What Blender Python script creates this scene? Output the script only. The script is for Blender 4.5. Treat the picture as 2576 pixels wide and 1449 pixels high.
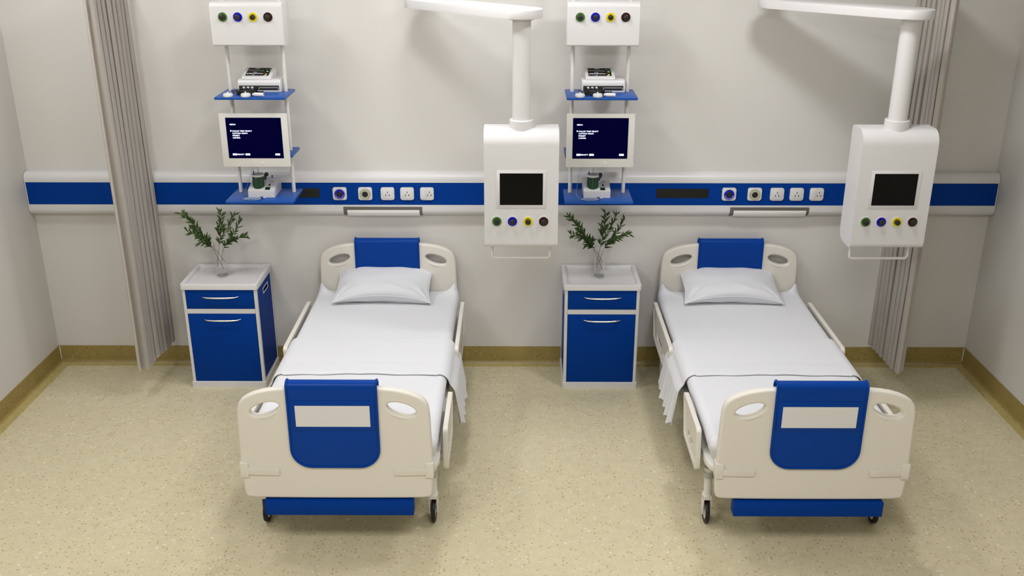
import bpy, bmesh, math, random
from mathutils import Vector, Matrix, noise
for o in list(bpy.data.objects): bpy.data.objects.remove(o)
SC = bpy.context.scene; COL = SC.collection
PI = math.pi
# ---------------------------------------------------------------- camera, world, lights, exposure
F_PX, PITCH, YAW, ROLL = 2489.69, 21.2193, -0.3079, 0.0039
cd = bpy.data.cameras.new('camera'); cam = bpy.data.objects.new('camera', cd); COL.objects.link(cam)
cd.sensor_width = 36.0; cd.lens = F_PX/2576*36.0; cd.clip_start = .05; cd.clip_end = 60
_t, _y = math.radians(PITCH), math.radians(YAW)
_f = Vector((math.sin(_y)*math.cos(_t), math.cos(_y)*math.cos(_t), -math.sin(_t)))
_r = Vector((math.cos(_y), -math.sin(_y), 0)); _u = _r.cross(_f)
_m = Matrix((( _r.x, _u.x, -_f.x), (_r.y, _u.y, -_f.y), (_r.z, _u.z, -_f.z)))
cam.matrix_world = Matrix.Translation((0, -6.6779, 3.1823)) @ _m.to_4x4()
SC.camera = cam
w = bpy.data.worlds.new('world'); SC.world = w; w.use_nodes = True
w.node_tree.nodes['Background'].inputs[0].default_value = (.8, .82, .85, 1)
w.node_tree.nodes['Background'].inputs[1].default_value = .3
SC.view_settings.view_transform = 'Standard'; SC.view_settings.look = 'None'
SC.view_settings.gamma = 1; SC.view_settings.exposure = -.16
CEIL = 3.7
# (x, y, size x, size y, watts, colour)
LAMPS = [(-2.6, -1.0, .4, .4, 9, (1, .995, 1)), (-.4, -1.0, .4, .4, 15, (1, .995, 1)),
         (-2.65, -1.7, .4, .4, 18, (1, .995, 1)), (-.6, -1.6, .36, .36, 20, (1, .995, 1)), (1.4, -1.6, .36, .36, 30, (1, .995, 1)),
         (-1.8, -4.9, 1.4, 1.0, 52, (1, .985, .975)), (.7, -4.9, 1.4, 1.0, 60, (1, .985, .975))]  # front pair: fill panels added out of view to even out the light
for lx, ly, sx, sy, pw, lc in LAMPS:
    ld = bpy.data.lights.new('ceiling_panel_light', 'AREA'); ld.shape = 'RECTANGLE'; ld.size = sx; ld.size_y = sy
    ld.energy = pw; ld.color = lc
    lo = bpy.data.objects.new('ceiling_panel_light', ld); COL.objects.link(lo); lo.location = (lx, ly, CEIL-.05)

# ---------------------------------------------------------------- materials
def mat(name, col, rough=.5, spec=.5, metal=0, coat=0, emit=0, bump=0, bscale=200, var=0, trans=0, ior=1.45, sheen=0):
    m = bpy.data.materials.new(name); m.use_nodes = True; nt = m.node_tree; b = nt.nodes['Principled BSDF']
    b.inputs['Base Color'].default_value = (*col, 1); b.inputs['Roughness'].default_value = rough
    b.inputs['Specular IOR Level'].default_value = spec; b.inputs['Metallic'].default_value = metal
    b.inputs['Coat Weight'].default_value = coat; b.inputs['Transmission Weight'].default_value = trans; b.inputs['IOR'].default_value = ior
    b.inputs['Sheen Weight'].default_value = sheen
    if emit:
        b.inputs['Emission Color'].default_value = (*col, 1); b.inputs['Emission Strength'].default_value = emit
    tc = nt.nodes.new('ShaderNodeTexCoord')
    if var:
        n = nt.nodes.new('ShaderNodeTexNoise'); n.inputs['Scale'].default_value = 3.0; n.inputs['Detail'].default_value = 4
        nt.links.new(tc.outputs['Object'], n.inputs['Vector'])
        mx = nt.nodes.new('ShaderNodeMix'); mx.data_type = 'RGBA'
        mx.inputs[6].default_value = (*[c*(1-var) for c in col], 1); mx.inputs[7].default_value = (*[min(1, c*(1+var)) for c in col], 1)
        nt.links.new(n.outputs['Fac'], mx.inputs[0]); nt.links.new(mx.outputs[2], b.inputs['Base Color'])
    if bump:
        n = nt.nodes.new('ShaderNodeTexNoise'); n.inputs['Scale'].default_value = bscale; n.inputs['Detail'].default_value = 3
        nt.links.new(tc.outputs['Object'], n.inputs['Vector'])
        bp = nt.nodes.new('ShaderNodeBump'); bp.inputs['Strength'].default_value = bump; bp.inputs['Distance'].default_value = .004
        nt.links.new(n.outputs['Fac'], bp.inputs['Height']); nt.links.new(bp.outputs['Normal'], b.inputs['Normal'])
    return m

def vinyl(name, base, brown, pale, rough=.33):
    m = bpy.data.materials.new(name); m.use_nodes = True; nt = m.node_tree; N = nt.nodes; L = nt.links
    b = N['Principled BSDF']; b.inputs['Roughness'].default_value = rough; b.inputs['Specular IOR Level'].default_value = .35
    tc = N.new('ShaderNodeTexCoord'); ns = N.new('ShaderNodeTexNoise'); ns.inputs['Scale'].default_value = 120; ns.inputs['Detail'].default_value = 1
    L.new(tc.outputs['Object'], ns.inputs['Vector'])
    sc = N.new('ShaderNodeVectorMath'); sc.operation = 'MULTIPLY_ADD'; sc.inputs[1].default_value = (.008,)*3
    L.new(ns.outputs['Color'], sc.inputs[0]); L.new(tc.outputs['Object'], sc.inputs[2])
    prev = None
    def soft(scale, lo, hi, c1, c2):
        n = N.new('ShaderNodeTexNoise'); n.inputs['Scale'].default_value = scale; n.inputs['Detail'].default_value = 3
        L.new(tc.outputs['Object'], n.inputs['Vector']); mr = N.new('ShaderNodeMapRange')
        mr.inputs['From Min'].default_value = lo; mr.inputs['From Max'].default_value = hi; L.new(n.outputs['Fac'], mr.inputs['Value'])
        mx = N.new('ShaderNodeMix'); mx.data_type = 'RGBA'; L.new(mr.outputs['Result'], mx.inputs[0])
        mx.inputs[6].default_value = (*c1, 1); mx.inputs[7].default_value = (*c2, 1); return mx.outputs[2]
    prev = soft(14, .35, .65, [c*.965 for c in base], [min(1, c*1.03) for c in base])
    for scale, thr, rad, col, strg in ((44, .70, .34, brown, .62), (72, .64, .36, [c*.75+d*.25 for c, d in zip(brown, base)], .55), (50, .90, .40, pale, .5), (30, .945, .32, pale, .6)):
        v = N.new('ShaderNodeTexVoronoi'); v.inputs['Scale'].default_value = scale; L.new(sc.outputs[0], v.inputs['Vector'])
        sp = N.new('ShaderNodeSeparateColor'); L.new(v.outputs['Color'], sp.inputs[0])
        g = N.new('ShaderNodeMath'); g.operation = 'GREATER_THAN'; g.inputs[1].default_value = thr; L.new(sp.outputs[0], g.inputs[0])
        mr = N.new('ShaderNodeMapRange'); mr.inputs['From Min'].default_value = rad; mr.inputs['From Max'].default_value = rad*.75
        L.new(v.outputs['Distance'], mr.inputs['Value'])
        mu = N.new('ShaderNodeMath'); mu.operation = 'MULTIPLY'; L.new(g.outputs[0], mu.inputs[0]); L.new(mr.outputs['Result'], mu.inputs[1])
        m2 = N.new('ShaderNodeMath'); m2.operation = 'MULTIPLY'; m2.inputs[1].default_value = strg; L.new(mu.outputs[0], m2.inputs[0])
        mx = N.new('ShaderNodeMix'); mx.data_type = 'RGBA'; L.new(m2.outputs[0], mx.inputs[0]); L.new(prev, mx.inputs[6]); mx.inputs[7].default_value = (*col, 1)
        prev = mx.outputs[2]
    L.new(prev, b.inputs['Base Color']); return m

M = dict(
    wall=mat('wall_paint', (.66, .645, .62), .55, .35, var=.012),
    ceiling=mat('ceiling_paint', (.8, .79, .77), .8),
    floor=vinyl('floor_vinyl', (.585, .53, .362), (.39, .26, .095), (.74, .72, .58)),
    border=vinyl('border_vinyl', (.47, .385, .16), (.19, .12, .03), (.44, .37, .2), .38),
    base=vinyl('baseboard_vinyl', (.31, .235, .075), (.18, .115, .03), (.42, .35, .19), .4),
    steel=mat('steel', (.62, .62, .62), .25, metal=1),
    rail=mat('trunking_white', (.66, .655, .66), .32, .5, var=.008),
    blue=mat('blue_panel', (.0, .038, .26), .5, .08, var=.02),
    bluem=mat('blue_moulding', (.0, .042, .275), .34, .15, var=.02),
    shelf=mat('blue_shelf', (.004, .07, .33), .3, .35, var=.02),
    plastic=mat('bed_plastic', (.70, .67, .61), .32, .4, var=.008),
    white=mat('white_plastic', (.66, .655, .66), .35, .4, var=.006),
    cream=mat('monitor_plastic', (.64, .635, .60), .4, .4, var=.006),
    metalw=mat('white_metal', (.72, .705, .67), .3, .4, var=.006),
    chrome=mat('handle_metal', (.80, .78, .75), .22, metal=1),
    grey=mat('grey_plastic', (.45, .45, .45), .4, var=.02),
    dark=mat('dark_plastic', (.018, .018, .016), .45, var=.05),
    black=mat('black_rubber', (.006, .006, .006), .5, var=.05),
    screen=mat('screen_black', (.001, .001, .001), .25, .2, var=.05),
    display=mat('display_black', (.01, .01, .007), .45, .3, var=.05),
    bluescr=mat('screen_navy', (.0, .0, .022), .35, .03, emit=.35),
    text=mat('screen_text', (.75, .8, 1), .5, emit=1.6),
    textb=mat('screen_key', (.35, .45, .95), .5, emit=.9),
    trace=mat('trace_white', (.8, .82, .85), .5, emit=.6),
    ledg=mat('lamp_green', (.02, .8, .05), .5, emit=1), ledy=mat('lamp_yellow', (.9, .8, .02), .5, emit=1), ledr=mat('lamp_red', (.7, .03, .04), .5, emit=.5),
    sheet=mat('white_cotton', (.665, .675, .71), .85, .2, bump=.08, bscale=500, sheen=.2),
    ggreen=mat('ring_green', (.055, .16, .022), .35, var=.03), gblue=mat('ring_blue', (.0, .0, .45), .3, var=.03),
    gyellow=mat('ring_yellow', (.76, .62, .0), .35, var=.03), gred=mat('ring_maroon', (.035, .002, .002), .3, var=.03),
    gcream=mat('ring_cream', (.45, .46, .30), .35, var=.03),
    knob=mat('socket_dark', (.012, .013, .011), .35, var=.05),
    lightbox=mat('lamp_housing', (.15, .14, .125), .4, metal=.3, var=.02),
    diffuser=mat('lamp_diffuser', (.84, .84, .82), .4),
    glass=mat('clear_glass', (1, 1, 1), .01, trans=1, ior=1.45),
    green=mat('water_chamber_green', (.0, .045, .016), .12, .5, coat=.4, var=.05),
    lid=mat('chamber_lid', (.35, .38, .36), .3, var=.02),
    navy=mat('navy_plastic', (.0, .006, .22), .35, var=.03),
    tube=mat('clear_tube', (.62, .68, .80), .08, trans=.75, ior=1.3),
    leaf=mat('leaf', (.042, .09, .014), .42, .4, var=.45), stem=mat('stem', (.055, .035, .025), .6, var=.1),
)
def curtain_mat():
    m = mat('curtain_fabric', (.75, .705, .655), .9, .15, bump=.35, bscale=260, sheen=.15, var=.03); return m
M['curtain'] = curtain_mat()
M['lamp'] = mat('lamp_panel', (1, .98, .95), .5, emit=3)

# ---------------------------------------------------------------- helpers
def link(name, me, m=None, parent=None, smooth=True):
    o = bpy.data.objects.new(name, me); COL.objects.link(o)
    if m is not None: me.materials.append(m)
    if parent is not None: o.parent = parent
    if smooth:
        for p in me.polygons: p.use_smooth = True
        me.set_sharp_from_angle(angle=math.radians(38))
    return o
def done(bm, name, m=None, parent=None, smooth=True):
    bmesh.ops.recalc_face_normals(bm, faces=bm.faces[:])
    me = bpy.data.meshes.new(name); bm.to_mesh(me); bm.free()
    return link(name, me, m, parent, smooth)
def NB(): return bmesh.new()
def tag(o, label=None, cat=None, group=None, kind=None):
    if label: o['label'] = label
    if cat: o['category'] = cat
    if group: o['group'] = group
    if kind: o['kind'] = kind
    return o
def thing(name, label, cat, loc=(0, 0, 0), group=None):
    o = bpy.data.objects.new(name, None); COL.objects.link(o); o.location = loc; o.empty_display_size = .1
    return tag(o, label, cat, group)
def box(bm, x0, x1, y0, y1, z0, z1, bev=0, seg=2, only=None):
    r = bmesh.ops.create_cube(bm, size=1, matrix=Matrix.Translation(((x0+x1)/2, (y0+y1)/2, (z0+z1)/2)) @ Matrix.Diagonal((abs(x1-x0), abs(y1-y0), abs(z1-z0), 1)))
    vs = r['verts']
    if bev:
        es = {e for v in vs for e in v.link_edges}
        if only: es = {e for e in es if only(e)}
        bmesh.ops.bevel(bm, geom=list(es), offset=bev, segments=seg, profile=.5, affect='EDGES', clamp_overlap=True)
    return vs
def vert_edge(e):
    a, b = e.verts; return abs(a.co.z-b.co.z) > 1e-5 and abs(a.co.x-b.co.x) < 1e-5 and abs(a.co.y-b.co.y) < 1e-5
def tube(bm, pts, r, seg=10, closed=False, cap=True):
    pts = [Vector(p) for p in pts]; n = len(pts); rs = r if isinstance(r, (list, tuple)) else [r]*n
    rings = []; up = None
    for i, p in enumerate(pts):
        a = pts[(i-1) % n] if (i or closed) else p; b = pts[(i+1) % n] if (i < n-1 or closed) else p
        t = (b-a).normalized()
        if up is None: up = Vector((0, 0, 1)) if abs(t.z) < .9 else Vector((0, 1, 0))
        s = t.cross(up)
        if s.length < 1e-6: s = t.cross(Vector((1, 0, 0)))
        s.normalize(); up = s.cross(t).normalized()
        rings.append([bm.verts.new(p+(s*math.cos(2*PI*k/seg)+up*math.sin(2*PI*k/seg))*rs[i]) for k in range(seg)])
    m = n if closed else n-1
    for i in range(m):
        A, B = rings[i], rings[(i+1) % n]
        for k in range(seg): bm.faces.new((A[k], A[(k+1) % seg], B[(k+1) % seg], B[k]))
    if cap and not closed:
        bm.faces.new(rings[0][::-1]); bm.faces.new(rings[-1])
def lathe(bm, prof, c=(0, 0, 0), axis='z', seg=32):
    """prof = [(radius, height)], revolved about an axis through c."""
    rings = []
    for r, h in prof:
        row = []
        if r < 1e-6:
            pnt = {'z': (0, 0, h), 'y': (0, h, 0), 'x': (h, 0, 0)}[axis]; row = [bm.verts.new(Vector(c)+Vector(pnt))]
        else:
            for k in range(seg):
                a = 2*PI*k/seg; u, v = r*math.cos(a), r*math.sin(a)
                pnt = {'z': (u, v, h), 'y': (u, h, v), 'x': (h, u, v)}[axis]; row.append(bm.verts.new(Vector(c)+Vector(pnt)))
        rings.append(row)
    for A, B in zip(rings, rings[1:]):
        for k in range(seg):
            k2 = (k+1) % seg
            if len(A) == 1 and len(B) == 1: continue
            if len(A) == 1: bm.faces.new((A[0], B[k], B[k2]))
            elif len(B) == 1: bm.faces.new((A[k], A[k2], B[0]))
            else: bm.faces.new((A[k], A[k2], B[k2], B[k]))
def prism(bm, pts, d0, d1, plane='xz', bev=0, seg=2):
    """2D outline extruded; plane 'xz' -> along y, 'yz' -> along x, 'xy' -> along z."""
    f = {'xz': lambda a, b, d: (a, d, b), 'yz': lambda a, b, d: (d, a, b), 'xy': lambda a, b, d: (a, b, d)}[plane]
    A = [bm.verts.new(f(a, b, d0)) for a, b in pts]; B = [bm.verts.new(f(a, b, d1)) for a, b in pts]
    fa = bm.faces.new(A); fb = bm.faces.new(B[::-1]); n = len(pts)
    for i in range(n): bm.faces.new((A[i], B[i], B[(i+1) % n], A[(i+1) % n]))
    if bev:
        bmesh.ops.bevel(bm, geom=list(fa.edges)+list(fb.edges), offset=bev, segments=seg, profile=.5, affect='EDGES', clamp_overlap=True)
def rpoly(pts, rad, n=6):
    """round the corners of a polygon; rad one value or one per corner"""
    out = []; N = len(pts)
    for i, p in enumerate(pts):
        r = rad[i] if isinstance(rad, (list, tuple)) else rad
        p = Vector(p); a = Vector(pts[i-1]); b = Vector(pts[(i+1) % N])
        if r <= 0: out.append(tuple(p)); continue
        da = (a-p).normalized(); db = (b-p).normalized(); ang = da.angle(db); t = min(r/math.tan(ang/2), (a-p).length*.49, (b-p).length*.49)
        r2 = t*math.tan(ang/2); c = p+(da+db).normalized()*(r2/math.sin(ang/2)); s = p+da*t-c; e = p+db*t-c
        a0 = math.atan2(s.y, s.x); a1 = math.atan2(e.y, e.x); d = (a1-a0+PI) % (2*PI)-PI
        for k in range(n+1): out.append((c.x+r2*math.cos(a0+d*k/n), c.y+r2*math.sin(a0+d*k/n)))
    return out
def rrect(x0, x1, z0, z1, r, n=6): return rpoly([(x0, z0), (x1, z0), (x1, z1), (x0, z1)], r, n)
def stadium(ax, ay, bx, by, r, n=14):
    a = math.atan2(by-ay, bx-ax)
    return [(bx+r*math.cos(a-PI/2+PI*k/n), by+r*math.sin(a-PI/2+PI*k/n)) for k in range(n+1)] + [(ax+r*math.cos(a+PI/2+PI*k/n), ay+r*math.sin(a+PI/2+PI*k/n)) for k in range(n+1)]
def curve_mesh(outlines, half, bevel, res=3):
    """filled flat shape with holes, rounded edges; lies in local xy, thickness along z"""
    cu = bpy.data.curves.new('outline', 'CURVE'); cu.dimensions = '2D'; cu.fill_mode = 'BOTH'
    cu.extrude = half-bevel; cu.bevel_depth = bevel; cu.bevel_resolution = res; cu.offset = -bevel
    for pts in outlines:
        s = cu.splines.new('POLY'); s.points.add(len(pts)-1); s.use_cyclic_u = True
        for q, (a, b) in zip(s.points, pts): q.co = (a, b, 0, 1)
    o = bpy.data.objects.new('outline', cu); COL.objects.link(o); bpy.context.view_layer.update()
    me = bpy.data.meshes.new_from_object(o.evaluated_get(bpy.context.evaluated_depsgraph_get()))
    bpy.data.objects.remove(o); bpy.data.curves.remove(cu); me.materials.clear(); return me
def text_mesh(body, size, bold=.0):
    cu = bpy.data.curves.new('lettering', 'FONT'); cu.body = body; cu.size = size; cu.offset = bold; cu.extrude = .0003
    o = bpy.data.objects.new('lettering', cu); COL.objects.link(o); bpy.context.view_layer.update()
    me = bpy.data.meshes.new_from_object(o.evaluated_get(bpy.context.evaluated_depsgraph_get()))
    bpy.data.objects.remove(o); bpy.data.curves.remove(cu); me.materials.clear(); return me
XZ = Matrix(((1, 0, 0, 0), (0, 0, -1, 0), (0, 1, 0, 0), (0, 0, 0, 1)))   # local xy -> world xz, facing -y
def copy_tree(o, parent=None):
    c = o.copy(); COL.objects.link(c)
    if parent is not None: c.parent = parent
    for ch in o.children: copy_tree(ch, c)
    return c
def struct(o): o['kind'] = 'structure'; return o

# ---------------------------------------------------------------- room shell
XL, XR, YF = -3.4009, 3.3118, -8.2
bm = NB(); box(bm, XL-.15, XR+.15, 0, .15, 0, CEIL); struct(done(bm, 'wall_back', M['wall']))
bm = NB(); box(bm, XL-.15, XL, YF, 0, 0, CEIL); struct(done(bm, 'wall_left', M['wall']))
bm = NB(); box(bm, XR, XR+.15, YF, 0, 0, CEIL); struct(done(bm, 'wall_right', M['wall']))
bm = NB(); box(bm, XL-.15, XR+.15, YF-.15, YF, 0, CEIL); struct(done(bm, 'wall_front', M['wall']))
bm = NB(); box(bm, XL-.15, XR+.15, YF-.15, .15, -.15, 0); struct(done(bm, 'floor', M['floor']))
bm = NB(); box(bm, XL-.15, XR+.15, YF-.15, .15, CEIL, CEIL+.15); struct(done(bm, 'ceiling', M['ceiling']))
# olive floor border and the coved baseboard
BI = .083
bm = NB(); box(bm, XL, XR, -BI, 0, -.001, .0015); struct(done(bm, 'trim_1', M['border']))
bm = NB(); box(bm, XL, XL+BI, YF, -BI, -.001, .0015); struct(done(bm, 'trim_2', M['border']))
bm = NB(); box(bm, XR-BI, XR, YF, -BI, -.001, .0015); struct(done(bm, 'trim_3', M['border']))
cove = [(0, .127), (.006, .127), (.007, .118), (.008, .022)]+[(.008+.014*(1-math.cos(a)), .022-.0205*math.sin(a)) for a in [PI/2*k/5 for k in range(1, 6)]]+[(0, .0015)]
bm = NB(); prism(bm, [(-a, b) for a, b in cove], XL, XR, 'yz'); struct(done(bm, 'baseboard_back', M['base']))
bm = NB(); prism(bm, [(XL+a, b) for a, b in cove], YF, -.008, 'xz'); struct(done(bm, 'baseboard_left', M['base']))
bm = NB(); prism(bm, [(XR-a, b) for a, b in cove], YF, -.008, 'xz'); struct(done(bm, 'baseboard_right', M['base']))
for i, x in enumerate((XL+.010, XR-.010)):
    bm = NB(); box(bm, x-.003, x+.003, -.014, -.008, .018, .124, .001); struct(done(bm, 'trim_%d' % (4+i), M['metalw']))
bm = NB(); tube(bm, [(XL+.03, -.0245, .0035), (XR-.03, -.0245, .0035)], .0022, 8); struct(done(bm, 'trim_6', M['steel']))

# ceiling lights (above the frame, they light the room; the front pair is added fill)
for i, (lx, ly, sx, sy, pw, lc) in enumerate(LAMPS):
    t = thing('ceiling_light', 'flat white ceiling panel light ' + ['nearest the left curtain', 'above the middle, nearest the back wall', 'above the left cabinet', 'in the centre of the room', 'above the right bed', 'added as unseen fill at the front left', 'added as unseen fill at the front right'][i], 'light', (lx, ly, CEIL), 'flat ceiling lights')
    bm = NB(); box(bm, -sx/2-.03, sx/2+.03, -sy/2-.03, sy/2+.03, -.03, 0, .004); done(bm, 'frame', M['white'], t)
    bm = NB(); box(bm, -sx/2, sx/2, -sy/2, sy/2, -.034, -.03); done(bm, 'diffuser', M['lamp'], t)

# ---------------------------------------------------------------- bedhead trunking on the back wall
RY = -.0778
tr = thing('bedhead_trunking', 'long white wall trunking with a blue stripe across the back wall above the beds', 'wall trunking', (0, 0, 1.155))
prof = [(0, 1.4606), (-.03, 1.4606)]+[(-.03-.0478*math.sin(a), 1.4128+.0478*math.cos(a)) for a in [PI/2*k/8 for k in range(1, 9)]] + \
       [(RY, 1.3945), (RY+.003, 1.394), (RY+.003, 1.236), (RY, 1.2355), (RY, 1.200)]+[(-.033-.0448*math.cos(a), 1.2-.0448*math.sin(a)) for a in [PI/2*k/8 for k in range(1, 9)]]+[(0, 1.1552)]
bm = NB(); prism(bm, [(a, b-1.155) for a, b in prof], XL+.004, XR-.004, 'yz'); done(bm, 'housing', M['rail'], tr)
bm = NB(); box(bm, XL+.012, XR-.012, RY+.0005, RY+.01, 1.2368-1.155, 1.3927-1.155)
o = done(bm, 'stripe_panel', M['blue'], tr); o['label'] = 'blue stripe panel'
Z0 = 1.155
def on(x, z): return x, z-Z0
def display(x0, x1):
    bm = NB(); box(bm, x0, x1, RY-.0015, RY+.004, 1.2885-Z0, 1.354-Z0, .0005); done(bm, 'label_display', M['display'], tr)['label'] = 'black display strip'
def plate(bm, x, w=.095, h=.088, z=1.3185):
    prism(bm, rrect(x-w/2, x+w/2, z-h/2-Z0, z+h/2-Z0, .014), RY-.0125, RY+.004, 'xz', .003)
def gas_outlet(x, ringm, label, studs):
    bm = NB(); plate(bm, x, .0955, .0895); g = done(bm, 'gas_outlet', M['white'], tr); g['label'] = label
    z = 1.3165-Z0
    bm = NB(); lathe(bm, [(.020, -.006), (.021, -.0085), (.0325, -.0085), (.034, -.007), (.034, 0), (.020, 0), (.020, -.006)], (x, RY-.0125, z), 'y', 40); done(bm, 'colour_ring', ringm, g)
    bm = NB(); lathe(bm, [(.0338, -.002), (.0355, -.002), (.0355, -.0045), (.0338, -.0045), (.0338, -.002)], (x, RY-.0125, z), 'y', 40); done(bm, 'rim', M['dark'], g)
    bm = NB(); lathe(bm, [(0, -.012), (.012, -.012), (.013, -.010), (.018, -.010), (.0205, -.0075), (.0205, 0)], (x, RY-.0125, z), 'y', 32); done(bm, 'socket', M['knob'], g)
    if studs:
        bm = NB()
        for k in range(7):
            a = math.radians(198+24*k)
            lathe(bm, [(0, -.0022), (.002, -.0022), (.0022, 0)], (x+.0275*math.cos(a), RY-.0125-.0085, z+.0275*math.sin(a)), 'y', 8)
        done(bm, 'locking_studs', M['trace'], g)
def power_socket(x, switch=False):
    bm = NB(); plate(bm, x, .0935, .0885); g = done(bm, 'power_socket', M['white'], tr)
    z = 1.3185-Z0
    if not switch:
        bm = NB(); prism(bm, rrect(x-.037, x+.037, z-.0345, z+.0345, .004), RY-.0145, RY-.012, 'xz', .0008); done(bm, 'face_insert', M['white'], g)
        px, f = x, RY-.0148
    else:
        g['label'] = 'power socket with a rocker switch'
        bm = NB(); prism(bm, rrect(x-.040, x-.008, z-.036, z+.032, .005), RY-.016, RY-.012, 'xz', .0015); done(bm, 'switch', M['white'], g)
        px, f = x+.0165, RY-.0128
    bm = NB()
    for dx, dz, w_, h_ in ((0, .0115, .0045, .012), (-.0115, -.0095, .005, .011), (.0115, -.0095, .005, .011)):
        box(bm, px+dx-w_/2, px+dx+w_/2, f-.0005, f+.002, z+dz-h_/2, z+dz+h_/2)
    done(bm, 'pin_holes', M['black'], g)
def reading_light(x0, x1):
    bm = NB()
    fr = [(RY-.003, 1.222), (RY-.003, 1.196)]+[(-.030-.051*math.cos(a), 1.2-.051*math.sin(a)) for a in [PI/2*k/8 for k in range(1, 8)]]+[(-.02, 1.18), (-.04, 1.222)]
    prism(bm, [(a, b-Z0) for a, b in fr], x0, x1, 'yz', .001); g = done(bm, 'reading_light', M['lightbox'], tr); g['label'] = 'reading light in a grey frame'
    df = [(RY-.006, 1.1995), (RY-.006, 1.194)]+[(-.030-.054*math.cos(a), 1.198-.054*math.sin(a)) for a in [PI/2*k/8 for k in range(1, 8)]]+[(-.022, 1.17), (-.05, 1.1995)]
    bm = NB(); prism(bm, [(a, b-Z0) for a, b in df], x0+.026, x1-.019, 'yz', .001); done(bm, 'diffuser', M['diffuser'], g)
for dx in (0, 2.682):
    display(-1.7235+dx, -1.364+dx)
    gas_outlet(-1.2235+dx, M['gblue'], 'gas outlet with a blue ring', True)
    gas_outlet(-1.0475+dx, M['gcream'], 'gas outlet with a pale green ring', False)
    power_socket(-.8935+dx); power_socket(-.7585+dx); power_socket(-.6215+dx, True)
    reading_light(-1.206+dx, -.659+dx)

# ---------------------------------------------------------------- medical gas ring used on the two kinds of white housings
def outlets(parent, c, y, z):
    for dx, mm, nm in ((-.146, 'ggreen', 'green'), (-.0525, 'gblue', 'blue'), (.041, 'gyellow', 'yellow'), (.1345, 'gred', 'maroon')):
        x = c+dx
        bm = NB(); lathe(bm, [(0, 0), (.0355, 0), (.0355, -.001), (.0345, -.0018), (.0285, -.0018), (.0285, -.0008), (0, -.0008)], (x, y, z), 'y', 40)
        g = done(bm, 'gas_outlet', M['white'], parent); g['label'] = nm + ' ringed gas outlet'
        bm = NB(); lathe(bm, [(.012, -.0008), (.012, -.0028), (.0272, -.0040), (.0285, -.0030), (.0285, -.0008)], (x, y, z), 'y', 40); done(bm, 'colour_ring', M[mm], g)
        bm = NB(); lathe(bm, [(0, -.022), (.0125, -.022), (.0155, -.020), (.017, -.012), (.017, -.0012)], (x, y, z), 'y', 32); done(bm, 'plug', M['knob'], g)

# ---------------------------------------------------------------- pendants hanging from the ceiling
def make_pendant():
    t = thing('ceiling_pendant', 'white ceiling pendant left of the middle with its blank screen facing straight out', 'medical pendant', (0, 0, 0), 'ceiling pendants with black screens')
    bm = NB(); prism(bm, stadium(-.611, -.279, 0, -.89, .12), 2.58, 2.63, 'xy', .003); done(bm, 'arm', M['white'], t)
    bm = NB(); lathe(bm, [(.055, 2.63), (.055, CEIL-.03), (.11, CEIL-.03), (.11, CEIL-.001), (0, CEIL-.001)], (-.611, -.279, 0)); done(bm, 'ceiling_column', M['white'], t)
    bm = NB(); lathe(bm, [(.02, 2.5805), (.074, 2.5805), (.072, 2.571), (.06, 2.567), (.053, 2.567), (.0535, 2.0), (.02, 2.0)], (0, -.89, 0), seg=48); done(bm, 'drop_tube', M['white'], t)
    bm = NB(); lathe(bm, [(.05, 1.93), (.0705, 1.93), (.0705, 1.998), (.067, 2.002), (.05, 2.002)], (0, -.89, 0), seg=48); done(bm, 'collar', M['white'], t)
    h = .2205
    pr = rpoly([(-1.0, 1.238), (-.785, 1.238), (-.785, 1.955), (-1.0, 1.955)], [.03, .07, .03, .085], 10)
    bm = NB(); prism(bm, pr, -h, h, 'yz', .004, 3); done(bm, 'housing', M['white'], t)
    bm = NB(); prism(bm, rrect(-.147, .147, 1.490, 1.720, .004), -1.0025, -.995, 'xz', .0008); bz = done(bm, 'screen', M['white'], t)
    bm = NB(); box(bm, -.1275, .1275, -1.0035, -1.0, 1.5095, 1.7025); done(bm, 'glass', M['screen'], bz)['label'] = 'blank black glass'
    outlets(t, 0, -1.0, 1.406)
    hp = [(-.178, -.89, 1.25), (-.178, -.89, 1.158)]+[(-.178+.02*(1-math.cos(a)), -.89, 1.158-.02*math.sin(a)-.0) for a in [PI/2*k/5 for k in range(1, 6)]]
    hp += [(-a, b, c) for a, b, c in hp[::-1]]
    bm = NB(); tube(bm, hp, .0085, 10)
    done(bm, 'handle', M['metalw'], t); return t
def pendant_handle_fix(t): pass
pen = make_pendant(); pen.location = (.0245, 0, 0)
p2 = copy_tree(pen); p2.location = (2.232, 0, 0)
p2['label'] = 'white ceiling pendant at the right, in front of the right curtain'

# ---------------------------------------------------------------- equipment racks: ceiling-hung poles, box, three shelves, monitor
TOP, MID, LOW = 2.052, 1.665, 1.378
def make_rack():
    t = thing('equipment_rack', 'white hanging equipment rack with blue shelves left of the left bed', 'equipment rack', (0, 0, 0), 'ceiling hung equipment racks')
    for s in (-1, 1):
        bm = NB(); lathe(bm, [(0, LOW-.04), (.0125, LOW-.04), (.0125, CEIL-.01), (.03, CEIL-.01), (.03, CEIL-.001), (0, CEIL-.001)], (s*.178, -.252, 0), seg=20); done(bm, 'pole', M['metalw'], t)
    h = .2235; pr = rpoly([(-.385, 2.354), (-.185, 2.354), (-.185, 2.618), (-.385, 2.618)], [.012, .03, .02, .03], 8)
    bm = NB(); prism(bm, pr, -h, h, 'yz', .003, 3); done(bm, 'supply_box', M['white'], t)
    outlets(t, .0015, -.385, 2.530)
    for z in (TOP, MID, LOW):
        bm = NB(); prism(bm, rrect(-.2225, .2225, -.41 if z == MID else -.49, -.17, .012, 4), z-.014, z, 'xy', .0015); done(bm, 'shelf', M['shelf'], t)
    return t
rack = make_rack(); rack.location = (-1.6765, 0, 0)
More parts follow.
